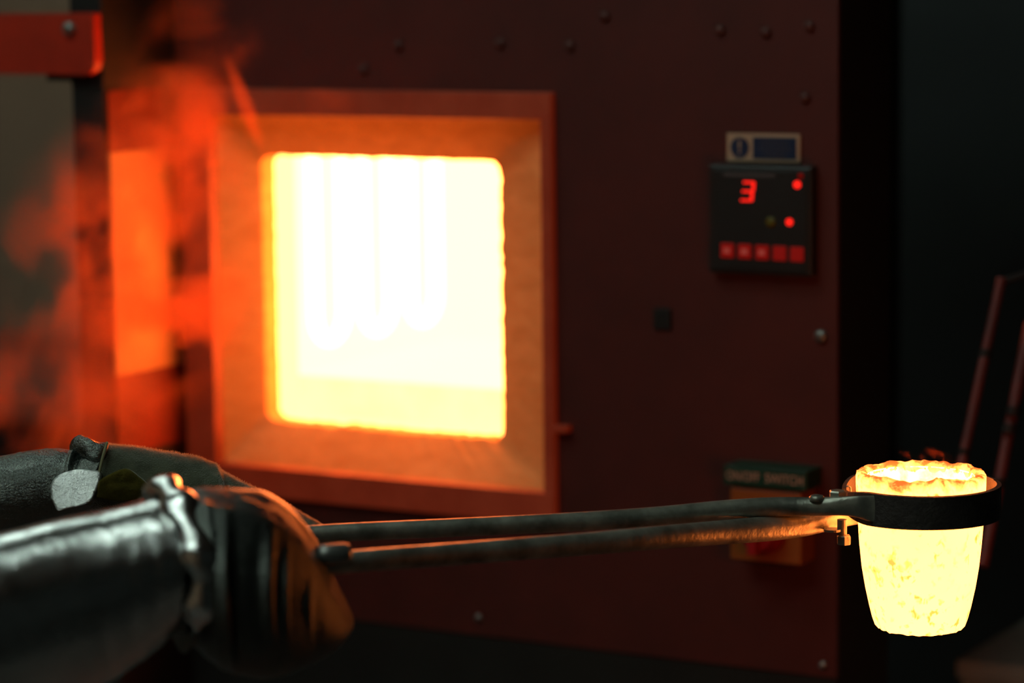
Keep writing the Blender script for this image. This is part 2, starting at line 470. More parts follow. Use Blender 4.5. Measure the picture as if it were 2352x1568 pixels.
box('chamber_wall', HX0, HX1, YC, YC + 0.02, OZ0 - 0.02, HZ1 + 0.02, 'hot_wall', fur)
box('chamber_roof', HX0, HX1, YJ1, YC, HZ1, HZ1 + 0.02, 'hot_wall', fur)
hz = onface(900, 878, -(YJ1 + 0.004))[1]
mx = onface(921, 900, -(YJ1 + 0.004))[0]
box('hearth_tile', HX0 + 0.003, mx - 0.0035, YJ1 + 0.004, YC - 0.002, OZ0 - 0.02, hz, 'hot_tile', fur, 0.001)
box('hearth_tile', mx + 0.0035, HX1 - 0.003, YJ1 + 0.004, YC - 0.002, OZ0 - 0.02, hz, 'hot_tile', fur, 0.001)
box('hearth_bed', HX0 + 0.003, HX1 - 0.003, YJ1 + 0.008, YC - 0.002, hz, hz + 0.002, 'hot_wall', fur)
for k in range(3):
    yb = 0.150 + 0.088 * k; r = 0.026; xx = HX0 + 0.014; zb = hz + 0.035 + 0.02
    pth = [Vector((xx, yb - r, HZ1))] + [Vector((xx, yb - r * math.cos(a), zb - r * math.sin(a))) for a in [math.pi * j / 10 for j in range(11)]] + [Vector((xx, yb + r, HZ1))]
    bm = bmesh.new(); rings = []; seg = 10
    for q in range(len(pth)):
        tt = (pth[min(q + 1, len(pth) - 1)] - pth[max(q - 1, 0)]).normalized(); s = Vector((1, 0, 0)); u = s.cross(tt)
        rings.append([bm.verts.new(pth[q] + s * 0.007 * math.cos(2 * math.pi * i / seg) + u * 0.007 * math.sin(2 * math.pi * i / seg)) for i in range(seg)])
    for q in range(len(pth) - 1):
        for i in range(seg):
            bm.faces.new((rings[q][i], rings[q][(i + 1) % seg], rings[q + 1][(i + 1) % seg], rings[q + 1][i]))
    obj('heating_element', bm, 'hot_elem', fur, True)

# black post standing out at the left with a liner towards the mouth, light falloff coloured into its ends
pl_in = SX0 - 0.004
wout = 0.112
post = box('door_post', pl_in - 0.040, pl_in - 0.003, -wout, 0.0, CABB, CABT, 'black', fur, 0.002)
zt = onface(350, 205, 0.06)[1]; zbm = onface(350, 1030, 0.06)[1]
zm1 = onface(350, 345, 0.06)[1]; zm0 = onface(350, 850, 0.06)[1]
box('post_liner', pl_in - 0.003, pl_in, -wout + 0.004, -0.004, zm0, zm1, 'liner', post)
box('post_liner', pl_in - 0.003, pl_in - 0.0005, -wout + 0.004, -0.004, zm1 + 0.0005, zt, 'liner_falloff', post)
box('post_liner', pl_in - 0.003, pl_in - 0.0005, -wout + 0.004, -0.004, zbm, zm0 - 0.0005, 'liner_falloff', post)
# bracket and red lever arm at the top of the post
ax1, az1 = onface(214, 30, wout + 0.012); az0 = onface(214, 172, wout + 0.012)[1]
rc = 0.012
arc = [(ax1 - rc + rc * math.cos(a), az0 + rc - rc * math.sin(a)) for a in [math.pi / 2 * j / 6 for j in range(7)]]
arm = prism('lever_arm', [(ax1 - 0.62, az1), (ax1, az1)] + arc + [(ax1 - 0.62, az0)], -wout - 0.012, -wout, 'redarm', fur, 0.0012)
sx, sz = onface(158, 66, wout + 0.014)
obj('arm_screw', lathe_bm([(0.0066, 0.0), (0.0066, 0.003), (0.005, 0.0052), (0.002, 0.006)], 16, 'Y', (sx, -wout - 0.012, sz)), 'steel', arm, True)
bx0, bz0 = onface(104, 172, wout); bx1, bz1 = onface(160, 186, wout)
b2 = onface(200, 262, wout)
prism('post_bracket', [(bx0, az0), (pl_in - 0.036, az0), (pl_in - 0.036, b2[1]), (b2[0], b2[1]), (bx1, bz1), (bx0, bz1)], -wout + 0.002, -wout + 0.03, 'black', fur)
bx2, bz2 = onface(180, 0, wout)
prism('post_bracket', [(bx2, az1 + 0.006), (pl_in - 0.036, az1 + 0.006), (pl_in - 0.036, CABT), (bx2, CABT)], -wout + 0.002, -wout + 0.03, 'black', fur)

# small fittings on the front panel
lx, lz = onface(1300, 985); box('latch_tab', SX1 - 0.001, lx + 0.006, -0.010, 0.0, lz - 0.002, lz + 0.004, 'surround', fur, 0.0008)
hx, hzz = onface(1523, 732); box('latch_hole', hx - 0.0085, hx + 0.0085, -0.0025, 0.0, hzz - 0.0095, hzz + 0.0095, 'black', fur, 0.0015)


def screw(name, px, py, r, mat='steel', par=fur):
    x, z = onface(px, py)
    return obj(name, lathe_bm([(r, 0.0), (r, r * 0.35), (r * 0.75, r * 0.7), (r * 0.3, r * 0.85)], 16, 'Y', (x, 0, z)), mat, par, True)


screw('panel_lock', 1887, 772, 0.0058)
screw('panel_screw', 1100, 1418, 0.0036); screw('panel_screw', 1891, 1527, 0.0038)
for q in ((915, 105), (1150, 100), (1310, 106), (1390, 38), (1655, 70), (1760, 75), (1860, 60), (1850, 225), (835, 160)):
    screw('panel_rivet', q[0], q[1], 0.0048, 'rivet')

# temperature controller
x0, z1 = onface(1640, 375); x1 = onface(1878, 383)[0]; z0 = onface(1638, 622)[1]
ctl = box('temperature_controller', x0, x1, -0.012, 0.004, z0, z1, 'ctrl', fur, 0.002); tag(ctl, 'black square temperature controller with red digit')
YF = -0.012
box('bezel', x0 + 0.004, x1 - 0.004, YF - 0.0012, YF, z0 + 0.004, z1 - 0.004, 'ctrl', ctl, 0.0005)


def at(px, py, w=0.0135):
    return onface(px, py, w)


# digit 3: five lit bars, slanted
dl, dt = at(1703, 416); dr_, db = at(1733, 463); gx = 0.0012
dw = (dr_ - dl); dh = (dt - db)
for k, (u0, v0, u1, v1) in enumerate(((0.10, 0.90, 0.92, 1.0), (0.06, 0.45, 0.88, 0.55), (0.0, 0.0, 0.84, 0.10), (0.80, 0.53, 0.98, 0.97), (0.74, 0.03, 0.92, 0.47))):
    sl = 0.12
    sk = lambda u, v: (dl + dw * (u + sl * (v - 0.5)), db + dh * v)
    prism('digit_bar', [sk(u0, v0), sk(u1, v0), sk(u1, v1), sk(u0, v1)], YF - 0.0019, YF - 0.0012, 'led', ctl)
for px, py, r, mt in ((1831, 424, 0.0032, 'led'), (1813, 510, 0.0030, 'led'), (1839, 404, 0.0024, 'leddim'), (1770, 510, 0.0045, 'amber')):
    x, z = at(px, py)
    obj('indicator_lamp', lathe_bm([(r, 0.0011), (r, 0.0018), (r * 0.5, 0.0026)], 14, 'Y', (x, YF, z)), mt, ctl, True)
for k in range(5):
    x, z = at(1671 + 40 * k, 575 + 2.2 * k)
    box('button', x - 0.0062, x + 0.0062, YF - 0.003, YF - 0.001, z - 0.0062, z + 0.0062, 'key', ctl, 0.001)
    if k < 3:
        box('button_mark', x - 0.0028, x + 0.0028, YF - 0.0033, YF - 0.003, z - 0.0022, z + 0.0022, 'keymark', ctl)
x, z = at(1720, 402); box('printed_line', x - 0.024, x + 0.024, YF - 0.0015, YF - 0.001, z - 0.0018, z + 0.0018, 'bluetext', ctl)

# blue and white mandatory notice above the controller
x0, z1 = onface(1672, 305); x1 = onface(1840, 312)[0]; z0 = onface(1674, 370)[1]
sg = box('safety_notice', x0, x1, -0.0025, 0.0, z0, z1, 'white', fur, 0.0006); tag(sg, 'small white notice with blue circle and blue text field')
cx_, cz_ = onface(1699, 339, 0.003)
obj('notice_circle', lathe_bm([(0.0088, 0.0025), (0.0088, 0.0031)], 28, 'Y', (cx_, 0, cz_)), 'blue', sg)
prism('exclamation_mark', [(cx_ - 0.0011, cz_ + 0.0058), (cx_ + 0.0011, cz_ + 0.0058), (cx_ + 0.0006, cz_ - 0.0015), (cx_ - 0.0006, cz_ - 0.0015)], -0.0035, -0.0031, 'white', sg)
obj('exclamation_dot', lathe_bm([(0.0011, 0.0031), (0.0011, 0.0035)], 12, 'Y', (cx_, 0, cz_ - 0.0040)), 'white', sg)
fx0, fz1 = onface(1729, 315, 0.003); fx1, fz0 = onface(1829, 368, 0.003)
fz1 = z1 - 0.003; fz0 = z0 + 0.0028
box('notice_field', fx0, fx1, -0.0031, -0.0024, fz0, fz1, 'blue', sg)
for k in range(3):
    zc = fz1 - 0.0048 - k * 0.0047; ins = (0.007, 0.005, 0.009)[k]
    box('notice_print', fx0 + ins, fx1 - ins, -0.0034, -0.0031, zc - 0.0006, zc + 0.0006, 'bluetext', sg)

# isolator switch: yellow plate, red knob, green lettered sign
x0, z1 = onface(1676, 1118, 0.03); x1 = onface(1840, 1130, 0.03)[0]; z0 = onface(1680, 1284, 0.03)[1]
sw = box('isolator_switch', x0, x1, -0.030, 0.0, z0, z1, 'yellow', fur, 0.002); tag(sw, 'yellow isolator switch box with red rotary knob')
kx, kz = onface(1745, 1222, 0.04)
obj('switch_knob', lathe_bm([(0.020, 0.030), (0.020, 0.036), (0.017, 0.042), (0.015, 0.048), (0.013, 0.049)], 28, 'Y', (kx, 0, kz)), 'redknob', sw, False)
box('knob_grip', kx - 0.004, kx + 0.004, -0.058, -0.047, kz - 0.017, kz + 0.017, 'redknob', sw, 0.0015)
gx0, gz1 = onface(1661, 1068, 0.033); gx1 = onface(1852, 1082, 0.033)[0]; gz0 = onface(1662, 1112, 0.033)[1]
gs = box('switch_sign', gx0, gx1, -0.033, 0.0, gz0, gz1, 'green', fur, 0.0008); tag(gs, 'green sign reading ON/OFF SWITCH')
gc = (gz0 + gz1) / 2
gw, gh = gx1 - gx0, gz1 - gz0
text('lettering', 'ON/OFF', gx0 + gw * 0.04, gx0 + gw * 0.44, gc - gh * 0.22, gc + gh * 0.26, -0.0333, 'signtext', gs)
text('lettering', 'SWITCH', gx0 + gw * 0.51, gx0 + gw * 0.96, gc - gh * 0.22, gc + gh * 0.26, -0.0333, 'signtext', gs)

# ================================================================== CRUCIBLE
DC = 1.985
ctop = P(2115, 1081, DC); axis_px = DC / FPX
cr = empty('crucible', (ctop.x, ctop.y, P(2118, 1441, DC).z)); tag(cr, 'glowing yellow-hot clay crucible held in the ring of the tongs', 'crucible')
HCR = ctop.z - cr.location.z
HCR = 360 * axis_px / math.cos(R_(10.5))
cr.location.z = ctop.z - HCR


def crucible_mat():
    m, nt, b, o = new_mat('yellow_hot_clay')
    b.inputs['Base Color'].default_value = (0.22, 0.12, 0.07, 1); b.inputs['Roughness'].default_value = 0.9
    tc = nd(nt, 'ShaderNodeTexCoord'); sep = nd(nt, 'ShaderNodeSeparateXYZ'); nt.links.new(tc.outputs['Object'], sep.inputs[0])
    # speckles: cooler crust spots
    n1 = noise_node(nt, 150, 2, 0.6, 0.3, stretch=(1, 1, 0.8)); n2 = noise_node(nt, 38, 3, 0.6)
    r1 = ramp(nt, [(0.535, (0, 0, 0)), (0.64, (1, 1, 1))]); nt.links.new(n1.outputs['Fac'], r1.inputs[0])
    r2 = ramp(nt, [(0.38, (0, 0, 0)), (0.56, (1, 1, 1))]); nt.links.new(n2.outputs['Fac'], r2.inputs[0])
    sp = nd(nt, 'ShaderNodeMath', operation='MULTIPLY'); nt.links.new(r1.outputs[0], sp.inputs[0]); nt.links.new(r2.outputs[0], sp.inputs[1])
    body = nd(nt, 'ShaderNodeMix', data_type='RGBA'); body.inputs[6].default_value = (13, 2.75, 0.47, 1); body.inputs[7].default_value = (3.0, 0.70, 0.10, 1)
    nt.links.new(sp.outputs[0], body.inputs[0])
    # slow tone change
    n3 = noise_node(nt, 12, 3, 0.5)
    tone = nd(nt, 'ShaderNodeMapRange'); tone.inputs['From Min'].default_value = 0.3; tone.inputs['From Max'].default_value = 0.7
    tone.inputs['To Min'].default_value = 0.9; tone.inputs['To Max'].default_value = 1.12; nt.links.new(n3.outputs['Fac'], tone.inputs[0])
    vm = nd(nt, 'ShaderNodeVectorMath', operation='SCALE'); nt.links.new(body.outputs[2], vm.inputs[0]); nt.links.new(tone.outputs[0], vm.inputs['Scale'])
    # cooler crust along the rim
    n4 = noise_node(nt, 80, 4, 0.6, 0.3)
    mr = nd(nt, 'ShaderNodeMapRange'); mr.inputs['From Min'].default_value = HCR - 0.0125; mr.inputs['From Max'].default_value = HCR + 0.003
    nt.links.new(sep.outputs['Z'], mr.inputs[0])
    m7 = nd(nt, 'ShaderNodeMath', operation='MULTIPLY'); m7.inputs[1].default_value = 0.72; nt.links.new(n4.outputs['Fac'], m7.inputs[0])
    ad = nd(nt, 'ShaderNodeMath', operation='MULTIPLY_ADD'); ad.inputs[1].default_value = 0.45; nt.links.new(mr.outputs[0], ad.inputs[0]); nt.links.new(m7.outputs[0], ad.inputs[2])
    r4 = ramp(nt, [(0.50, (0, 0, 0)), (0.74, (1, 1, 1))]); nt.links.new(ad.outputs[0], r4.inputs[0])
    crust = nd(nt, 'ShaderNodeMix', data_type='RGBA'); nt.links.new(r4.outputs[0], crust.inputs[0]); nt.links.new(vm.outputs[0], crust.inputs[6])
    crust.inputs[7].default_value = (1.3, 0.18, 0.014, 1)
    nt.links.new(crust.outputs[2], b.inputs['Emission Color']); b.inputs['Emission Strength'].default_value = HOT
    return m


bm = bmesh.new(); SEG = 96
prof = [(0.0, 0.0004), (0.55, 0.0), (0.90, 0.001), (1.0, 0.006)]
px_prof = [(96, 1.0, 0), (103, 0.985, 1), (110, 0.93, 1), (116.5, 0.86, 1), (126, 0.74, 1), (134, 0.61, 1), (139.5, 0.47, 1), (143, 0.34, 1), (146, 0.2, 1), (148, 0.1, 1), (148.5, 0.035, 1)]
rad = [(0.0, 0.0), (60, 0.0), (88, 0.001), (98, 0.006), (104, 0.022)] + [(a, 1 - h) for a, h, _ in px_prof[2:]] + [(148, 0.975), (145, 0.992), (138, 1.0), (129, 0.998), (124, 0.985), (122, 0.96), (120, 0.88), (117, 0.75), (113, 0.6)]
rad[1] = (60, 0.0)
rings = []
for k, (a, h) in enumerate(rad[1:]):
    ring = []
    rim = max(0.0, 1 - abs(h - 1.0) / 0.045)
    for i in range(SEG):
        th = 2 * math.pi * i / SEG
        q = Vector((math.cos(th) * 2.2, math.sin(th) * 2.2, h * 3))
        rr = a * axis_px * (1 + 0.004 * noise.noise(q)); zz = h * HCR
        nn = noise.noise(Vector((math.cos(th) * 3.1, math.sin(th) * 3.1, 3.3))) * 0.8 + noise.noise(Vector((math.cos(th) * 9, math.sin(th) * 9, k * 0.5))) * 0.5
        zz += rim * nn * 0.0034; rr += rim * noise.noise(Vector((math.cos(th) * 11, math.sin(th) * 11, k * 1.3 + 9))) * 0.0022
        if h < 0.01:
            zz += 0.0009 * noise.noise(Vector((math.cos(th) * 9, math.sin(th) * 9, 5 + a * 0.1)))
        ring.append(bm.verts.new((rr * math.cos(th), rr * math.sin(th), zz)))
    rings.append(ring)
for k in range(len(rings) - 1):
    for i in range(SEG):
        j = (i + 1) % SEG
        bm.faces.new((rings[k][i], rings[k][j], rings[k + 1][j], rings[k + 1][i]))
bm.faces.new(rings[0])
M['crucible'] = crucible_mat()
obj('clay_wall', bm, 'crucible', cr, True)
M['melt'] = glow('molten_charge', (24, 5.6, 1.05), 1.0, col2=(15, 3.2, 0.55), scale=45, lo=0.42, hi=0.55)
M['inner'] = glow('white_hot_inside', (22, 5.2, 1.0), 1.0, col2=(10, 2.2, 0.36), scale=60, lo=0.40, hi=0.54)
bm = bmesh.new(); rg = []
for a, h in ((123.5, 0.972), (119.6, 0.88), (116.6, 0.75), (112.5, 0.62)):
    rg.append([bm.verts.new(((a - 0.8) * axis_px * math.cos(2 * math.pi * i / 64), (a - 0.8) * axis_px * math.sin(2 * math.pi * i / 64), h * HCR)) for i in range(64)])
for k in range(3):
    for i in range(64):
        bm.faces.new((rg[k][i], rg[k][(i + 1) % 64], rg[k + 1][(i + 1) % 64], rg[k + 1][i]))
obj('inner_glaze', bm, 'inner', cr, True)
obj('melt', lathe_bm([(110 * axis_px, 0.60 * HCR), (112.3 * axis_px, 0.635 * HCR), (40 * axis_px, 0.64 * HCR)], 48), 'melt', cr, True)

# ================================================================== TONGS HOLDING IT
tg = empty('crucible_tongs', P(1925, 1160, DC)); tag(tg, 'long steel crucible tongs gripped by gloved hands, ring round the crucible', 'tongs')
TGI = Matrix.Translation(-tg.location)


def tobj(name, bm, mat, smooth=True, par=None):
    bmesh.ops.transform(bm, matrix=TGI, verts=bm.verts)
    return obj(name, bm, mat, par or tg, smooth)


def bar(pts, n=60):
    rows = catmull(pts, n)
    return [P(r[0], r[1], r[2]) for r in rows], [r[3] * r[2] / FPX for r in rows], [(r[4], r[5]) for r in rows]


# rows: pixel x, pixel y, depth, half thickness px, side squash, height squash
u_pts = [(470, 1245, 1.865, 21, 1, 1), (760, 1224, 1.885, 21, 1, 1), (1050, 1211, 1.905, 21.5, 1, 1), (1300, 1199, 1.925, 22, 1, 1), (1500, 1186, 1.94, 22.5, 1, 1),
         (1640, 1173, 1.95, 23, 1, 1), (1730, 1166, 1.955, 23, 1, 1), (1800, 1163, 1.958, 22.5, 1, 1), (1870, 1163, 1.955, 22, 0.8, 1), (1930, 1162, 1.948, 22, 0.45, 1.0), (1968, 1163, 1.945, 25, 0.2, 1.0), (2000, 1167, 1.9455, 30, 0.08, 1.0), (2030, 1170, 1.944, 34, 0.05, 1.0)]
a, b, c = bar(u_pts, 70); tobj('handle_rod', tube_bm(a, b, 20, flat=c), 'darksteel')
l_pts = [(560, 1318, 1.715, 24.5, 1, 1), (800, 1290, 1.745, 25.5, 1, 1), (1050, 1271, 1.80, 26, 1, 1), (1300, 1252, 1.85, 26, 1, 1), (1500, 1235, 1.89, 27, 1, 1), (1650, 1223, 1.93, 28, 1, 1),
         (1760, 1214, 1.955, 29, 1, 1), (1840, 1206, 1.972, 27, 0.9, 1), (1900, 1197, 1.985, 23, 0.6, 1), (1950, 1187, 2.0, 21, 0.3, 1), (1985, 1176, 2.015, 26, 0.14, 1)]
a, b, c = bar(l_pts, 70); tobj('handle_rod', tube_bm(a, b, 20, flat=c), 'darksteel')

# ring of the tongs: two curved straps, front and back
rcen = P(2116, 1146, DC); RR = 171 * axis_px; BH = 76 * axis_px / math.cos(R_(10.7)) / 2
FHv = FH.copy(); RHv = RH.copy()


def strap(name, a0, a1, z_extra, n=54, th=0.0032, left_narrow=True):
    bm = bmesh.new(); rows = []
    for k in range(n + 1):
        t = k / n; a = a0 + (a1 - a0) * t
        d = RHv * math.cos(a) - FHv * math.sin(a)
        nar = 1.0
        if left_narrow:
            e = max(0.0, 1 - t / 0.22); nar = 1 - 0.38 * (e * e * (3 - 2 * e))
        c0 = rcen + ZZ * z_extra
        rows.append([bm.verts.new(c0 + d * rr_ + ZZ * zz_) for rr_, zz_ in ((RR, BH * nar), (RR + th, BH * nar * 0.97), (RR + th, -BH * nar * 0.97), (RR, -BH * nar))])
    for k in range(n):
        for i in range(4):
            bm.faces.new((rows[k][i], rows[k][(i + 1) % 4], rows[k + 1][(i + 1) % 4], rows[k + 1][i]))
    bm.faces.new(rows[0]); bm.faces.new(list(reversed(rows[-1])))
    return tobj(name, bm, 'scale_band', False)


strap('ring_strap', R_(178), R_(-8), 0.0)
strap('ring_strap', R_(183), R_(352), 0.0005, th=0.0030)


def upright(px, py, d):
    return P(px, py, d)


def lathe_at(name, c, prof, mat='darksteel', seg=20, smooth=False, par=None):
    return tobj(name, lathe_bm(prof, seg, 'Z', (c.x, c.y, c.z)), mat, smooth, par)


c = P(1876, 1143, 1.952); lathe_at('rivet', c, [(0.0053, -0.002), (0.0053, 0.0006), (0.0042, 0.0018), (0.0018, 0.0024)], smooth=True)
c = P(1924, 1142, 1.955); pb = lathe_at('pivot_bolt', c, [(0.0062, -0.001), (0.0062, 0.0040), (0.0054, 0.0050)], seg=6)
lathe_at('bolt_washer', c, [(0.0072, -0.0024), (0.0072, -0.0010)], seg=20, par=pb)
c = P(1934, 1212, 1.975); lathe_at('bolt_shank', c, [(0.0034, -0.0115), (0.0034, 0.006)], seg=16, par=pb)
c = P(1938, 1238, 1.975); lathe_at('pivot_nut', c, [(0.0048, -0.0036), (0.0052, -0.0028), (0.0052, 0.0022), (0.0046, 0.003)], seg=6, par=pb)
c = P(1912, 1216, 1.975); lathe_at('bolt_washer', c, [(0.0062, -0.001), (0.0062, 0.0006)], seg=18, par=pb)
# end sleeve of the lower handle at the glove
cs = [P(730, 1276, 1.722), P(750, 1274, 1.724), P(793, 1270, 1.728), P(800, 1270, 1.729)]
tobj('grip_ferrule', tube_bm(cs, [0.0055, 0.0065, 0.0065, 0.0055], 20), 'steel')
# wire twist beside the ring
wp = [P(x, y, 1.99) for x, y in ((1944, 1117), (1949, 1116), (1953, 1119), (1954, 1126), (1954, 1136))]
tobj('wire_twist', tube_bm(wp, 0.0007, 8), 'darksteel')

# ================================================================== TOOL STAND BESIDE THE FURNACE
pb0 = P(2470, 700, 2.42)
sp_ = empty('tool_stand', (pb0.x, pb0.y, 0)); tag(sp_, 'steel stand with two long sloping bars, dim red, behind the crucible', 'tool stand')
SPI = Matrix.Translation(-sp_.location)


def sobj(name, bm, mat, par=None):
    bmesh.ops.transform(bm, matrix=SPI, verts=bm.verts)
    return obj(name, bm, mat, par or sp_)


def leg(x0, y0, x1, y1, d0, d1, hw):
    p = [P(x0 + (x1 - x0) * t / 8, y0 + (y1 - y0) * t / 8, d0 + (d1 - d0) * t / 8) for t in range(9)]
    return sobj('sloping_bar', tube_bm(p, hw * d0 / FPX, 14), 'bar_red_lit')


l1 = leg(2300, 640, 2150, 1340, 2.42, 2.34, 12)
l2 = leg(2366, 740, 2258, 1300, 2.42, 2.35, 14)
for x, y, h, par in ((2263, 812, 15, l1), (2214, 1040, 14, l1), (2328, 945, 17, l2), (2319, 985, 17, l2), (2293, 1108, 17, l2)):
    k = (y - 640) / 700; d = 2.42 - 0.08 * k
    sobj('collar', tube_bm([P(x + 2, y - 10, d), P(x - 2, y + 10, d)], h * d / FPX, 14), 'black', par)
sobj('cross_pin', tube_bm([P(2290, 652, 2.424), P(2470, 590, 2.424)], 0.0035, 10), 'black')
sobj('post', tube_bm([Vector((pb0.x, pb0.y, 0.02)), Vector((pb0.x, pb0.y, 1.42))], 0.012, 14), 'black')
sobj('post_base', lathe_bm([(0.11, 0.0), (0.11, 0.012), (0.03, 0.022)], 28, 'Z', (pb0.x, pb0.y, 0)), 'black')

# ================================================================== THE WORKER'S ARMS
person = empty('person', (0, 0, 0)); tag(person, 'worker in silver heat coat sleeves and thick mitts gripping the tongs', 'person')
person.location = P(-700, 2600, 1.8); person.location.z = 0.0
PI_ = Matrix.Translation(-person.location)


def fbm(v, o=3):
    s = 0; a = 1
    for i in range(o):
        s += a * noise.noise(v); v = v * 2.03; a *= 0.5
    return s


def loft(name, rows, mat, disp=None, ns=110, nt_=96, par=None, cap=True, sq=None, skew=None, ramp_r=None):
    """soft closed tube lying across the view: rows of (px x, top px, bottom px, depth, half depth px)
    disp(s, theta, point) -> metres outward; sq = squareness; skew(s, theta) -> metres along the tube
    theta 0 = top, 90 deg = side facing the viewer"""
    global RINGS
    rr = catmull(rows, ns); bm = bmesh.new(); rings = []
    for k in range(ns + 1):
        x, yt, yb, d, hd = rr[k]; s = k / ns; sc = d / FPX
        c = P(x, (yt + yb) / 2, d); hn = max(0.5, (yb - yt) / 2); ring = []
        for i in range(nt_):
            th = 2 * math.pi * i / nt_
            cn, sn = math.cos(th), math.sin(th)
            q = (abs(cn) ** sq + abs(sn) ** sq) ** (-1.0 / sq) if sq else 1.0
            v = CU * (cn * hn * sc * q) - FWD * (sn * hd * sc * q)
            p = c + v
            if disp:
                p = p + v.normalized() * disp(s, th, p)
            if skew:
                p = p + CR * skew(s, th)
            ring.append(bm.verts.new(p))
        rings.append(ring)
    for k in range(ns):
        for i in range(nt_):
            j = (i + 1) % nt_
            bm.faces.new((rings[k][i], rings[k][j], rings[k + 1][j], rings[k + 1][i]))
    RINGS = [[v.co.copy() for v in r_] for r_ in rings]
    if cap:
        for ring in (rings[0], rings[-1]):
            c = Vector((0, 0, 0))
            for v in ring:
                c += v.co
            cv = bm.verts.new(c / nt_)
            for i in range(nt_):
                bm.faces.new((ring[i], ring[(i + 1) % nt_], cv))
    bmesh.ops.transform(bm, matrix=PI_, verts=bm.verts)
    return obj(name, bm, mat, par or person, True)


def ridge(x, w):
    """one soft fold, 1 at x = 0"""
    return math.exp(-(x / w) ** 2)


def angd(a, b):
    return (a - b + math.pi) % (2 * math.pi) - math.pi


# ---- rear arm (in focus)
def d_rs(s, th, p):
    w = 0.0012 * fbm(p * 26) + 0.0006 * fbm(p * 85, 2)
    f = max(0, math.cos(th - 0.5))
    w += 0.0030 * ridge(s - 0.845 + 0.02 * math.sin(th), 0.018) * f - 0.0035 * ridge(s - 0.885 + 0.03 * math.sin(th), 0.02) * f
    return w


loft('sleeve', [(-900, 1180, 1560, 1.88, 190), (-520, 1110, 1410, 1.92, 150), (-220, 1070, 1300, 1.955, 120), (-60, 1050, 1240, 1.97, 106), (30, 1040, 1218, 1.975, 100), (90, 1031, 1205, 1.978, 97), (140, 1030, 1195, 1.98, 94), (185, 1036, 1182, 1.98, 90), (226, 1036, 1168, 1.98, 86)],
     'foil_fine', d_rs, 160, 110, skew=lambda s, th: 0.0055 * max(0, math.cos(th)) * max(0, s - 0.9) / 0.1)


# crumpled pucker at the sleeve's mouth
def d_bump(s, th, p):
    return 0.0016 * fbm(p * 60) + 0.0007 * fbm(p * 160, 2)


loft('sleeve_pucker', [(161, 1022, 1040, 1.985, 8), (168, 1008, 1052, 1.98, 20), (186, 1002, 1062, 1.974, 28), (206, 1007, 1070, 1.970, 32), (228, 1016, 1074, 1.969, 32), (243, 1018, 1070, 1.970, 24), (248, 1022, 1050, 1.97, 8)], 'foil_fine', d_bump, 50, 48)


# bright tab at the cuff, tilted and lightened to form the lamp's highlight
def patch(name, outline, depth_fn, mat, thick=0.002, bulge=0.004, n=26, par=None):
    """thick cloth tab: outline px (closed), bulging towards the viewer"""
    cx = sum(p[0] for p in outline) / len(outline); cy = sum(p[1] for p in outline) / len(outline)
    m = len(outline); rows = catmull([(a, b_) for a, b_ in outline] + [outline[0]], m * 5)[:-1]
    bm = bmesh.new(); front = []; K = 10
    for k in range(1, K + 1):
        t = k / K
        front.append([])
        for (x, y) in rows:
            xx, yy = cx + (x - cx) * t, cy + (y - cy) * t
            q = P(xx, yy, depth_fn(xx, yy) - bulge * (1 - t ** 4))
            q = q - FWD * (0.0011 * fbm(q * 120))
            front[-1].append(bm.verts.new(q))
    cq = bm.verts.new(P(cx, cy, depth_fn(cx, cy) - bulge)); nn_ = len(rows)
    for i in range(nn_):
        bm.faces.new((cq, front[0][i], front[0][(i + 1) % nn_]))
    for k in range(K - 1):
        for i in range(nn_):
            j = (i + 1) % nn_
            bm.faces.new((front[k][i], front[k][j], front[k + 1][j], front[k + 1][i]))
    back = [bm.verts.new(v.co + FWD * (thick + bulge)) for v in front[-1]]
    for i in range(nn_):
        j = (i + 1) % nn_
        bm.faces.new((front[-1][i], front[-1][j], back[j], back[i]))
    bm.faces.new(back)
    bmesh.ops.transform(bm, matrix=PI_, verts=bm.verts)
    return obj(name, bm, mat, par or person, True)


patch('cuff_highlight', [(150, 1084), (168, 1079), (186, 1078), (206, 1080), (226, 1083), (228, 1098), (222, 1120), (212, 1142), (200, 1155), (180, 1162), (155, 1167), (134, 1172), (124, 1158), (117, 1138), (117, 1116), (124, 1100), (136, 1090)],
      lambda x, y: 1.9430 + 0.000305 * (0.756 * (1120 - y) + 0.226 * (170 - x)), 'foil_highlight', 0.012, 0.0008)
eb = [P(x, y, d) for x, y, d in catmull([(246, 1016, 1.965), (240, 1036, 1.958), (233, 1062, 1.954), (228, 1086, 1.952), (221, 1112, 1.954), (210, 1140, 1.957), (205, 1158, 1.96)], 30)]
bm = tube_bm(eb, 0.0011, 8); bmesh.ops.transform(bm, matrix=PI_, verts=bm.verts); obj('edge_binding', bm, 'thread', person, True)


# rear mitt of dark green felt wrapped over the upper handle
def d_rm(s, th, p):
    w = 0.0010 * fbm(p * 30) + 0.0004 * fbm(p * 110, 2)
    f = max(0, math.sin(th + 0.7))
    w -= 0.0035 * ridge(s - 0.50 - 0.09 * (th - 0.3), 0.018) * f
    w += 0.0025 * ridge(s - 0.46 - 0.09 * (th - 0.3), 0.022) * f
    w -= 0.0020 * ridge(s - 0.30 - 0.05 * th, 0.05) * f
    return w


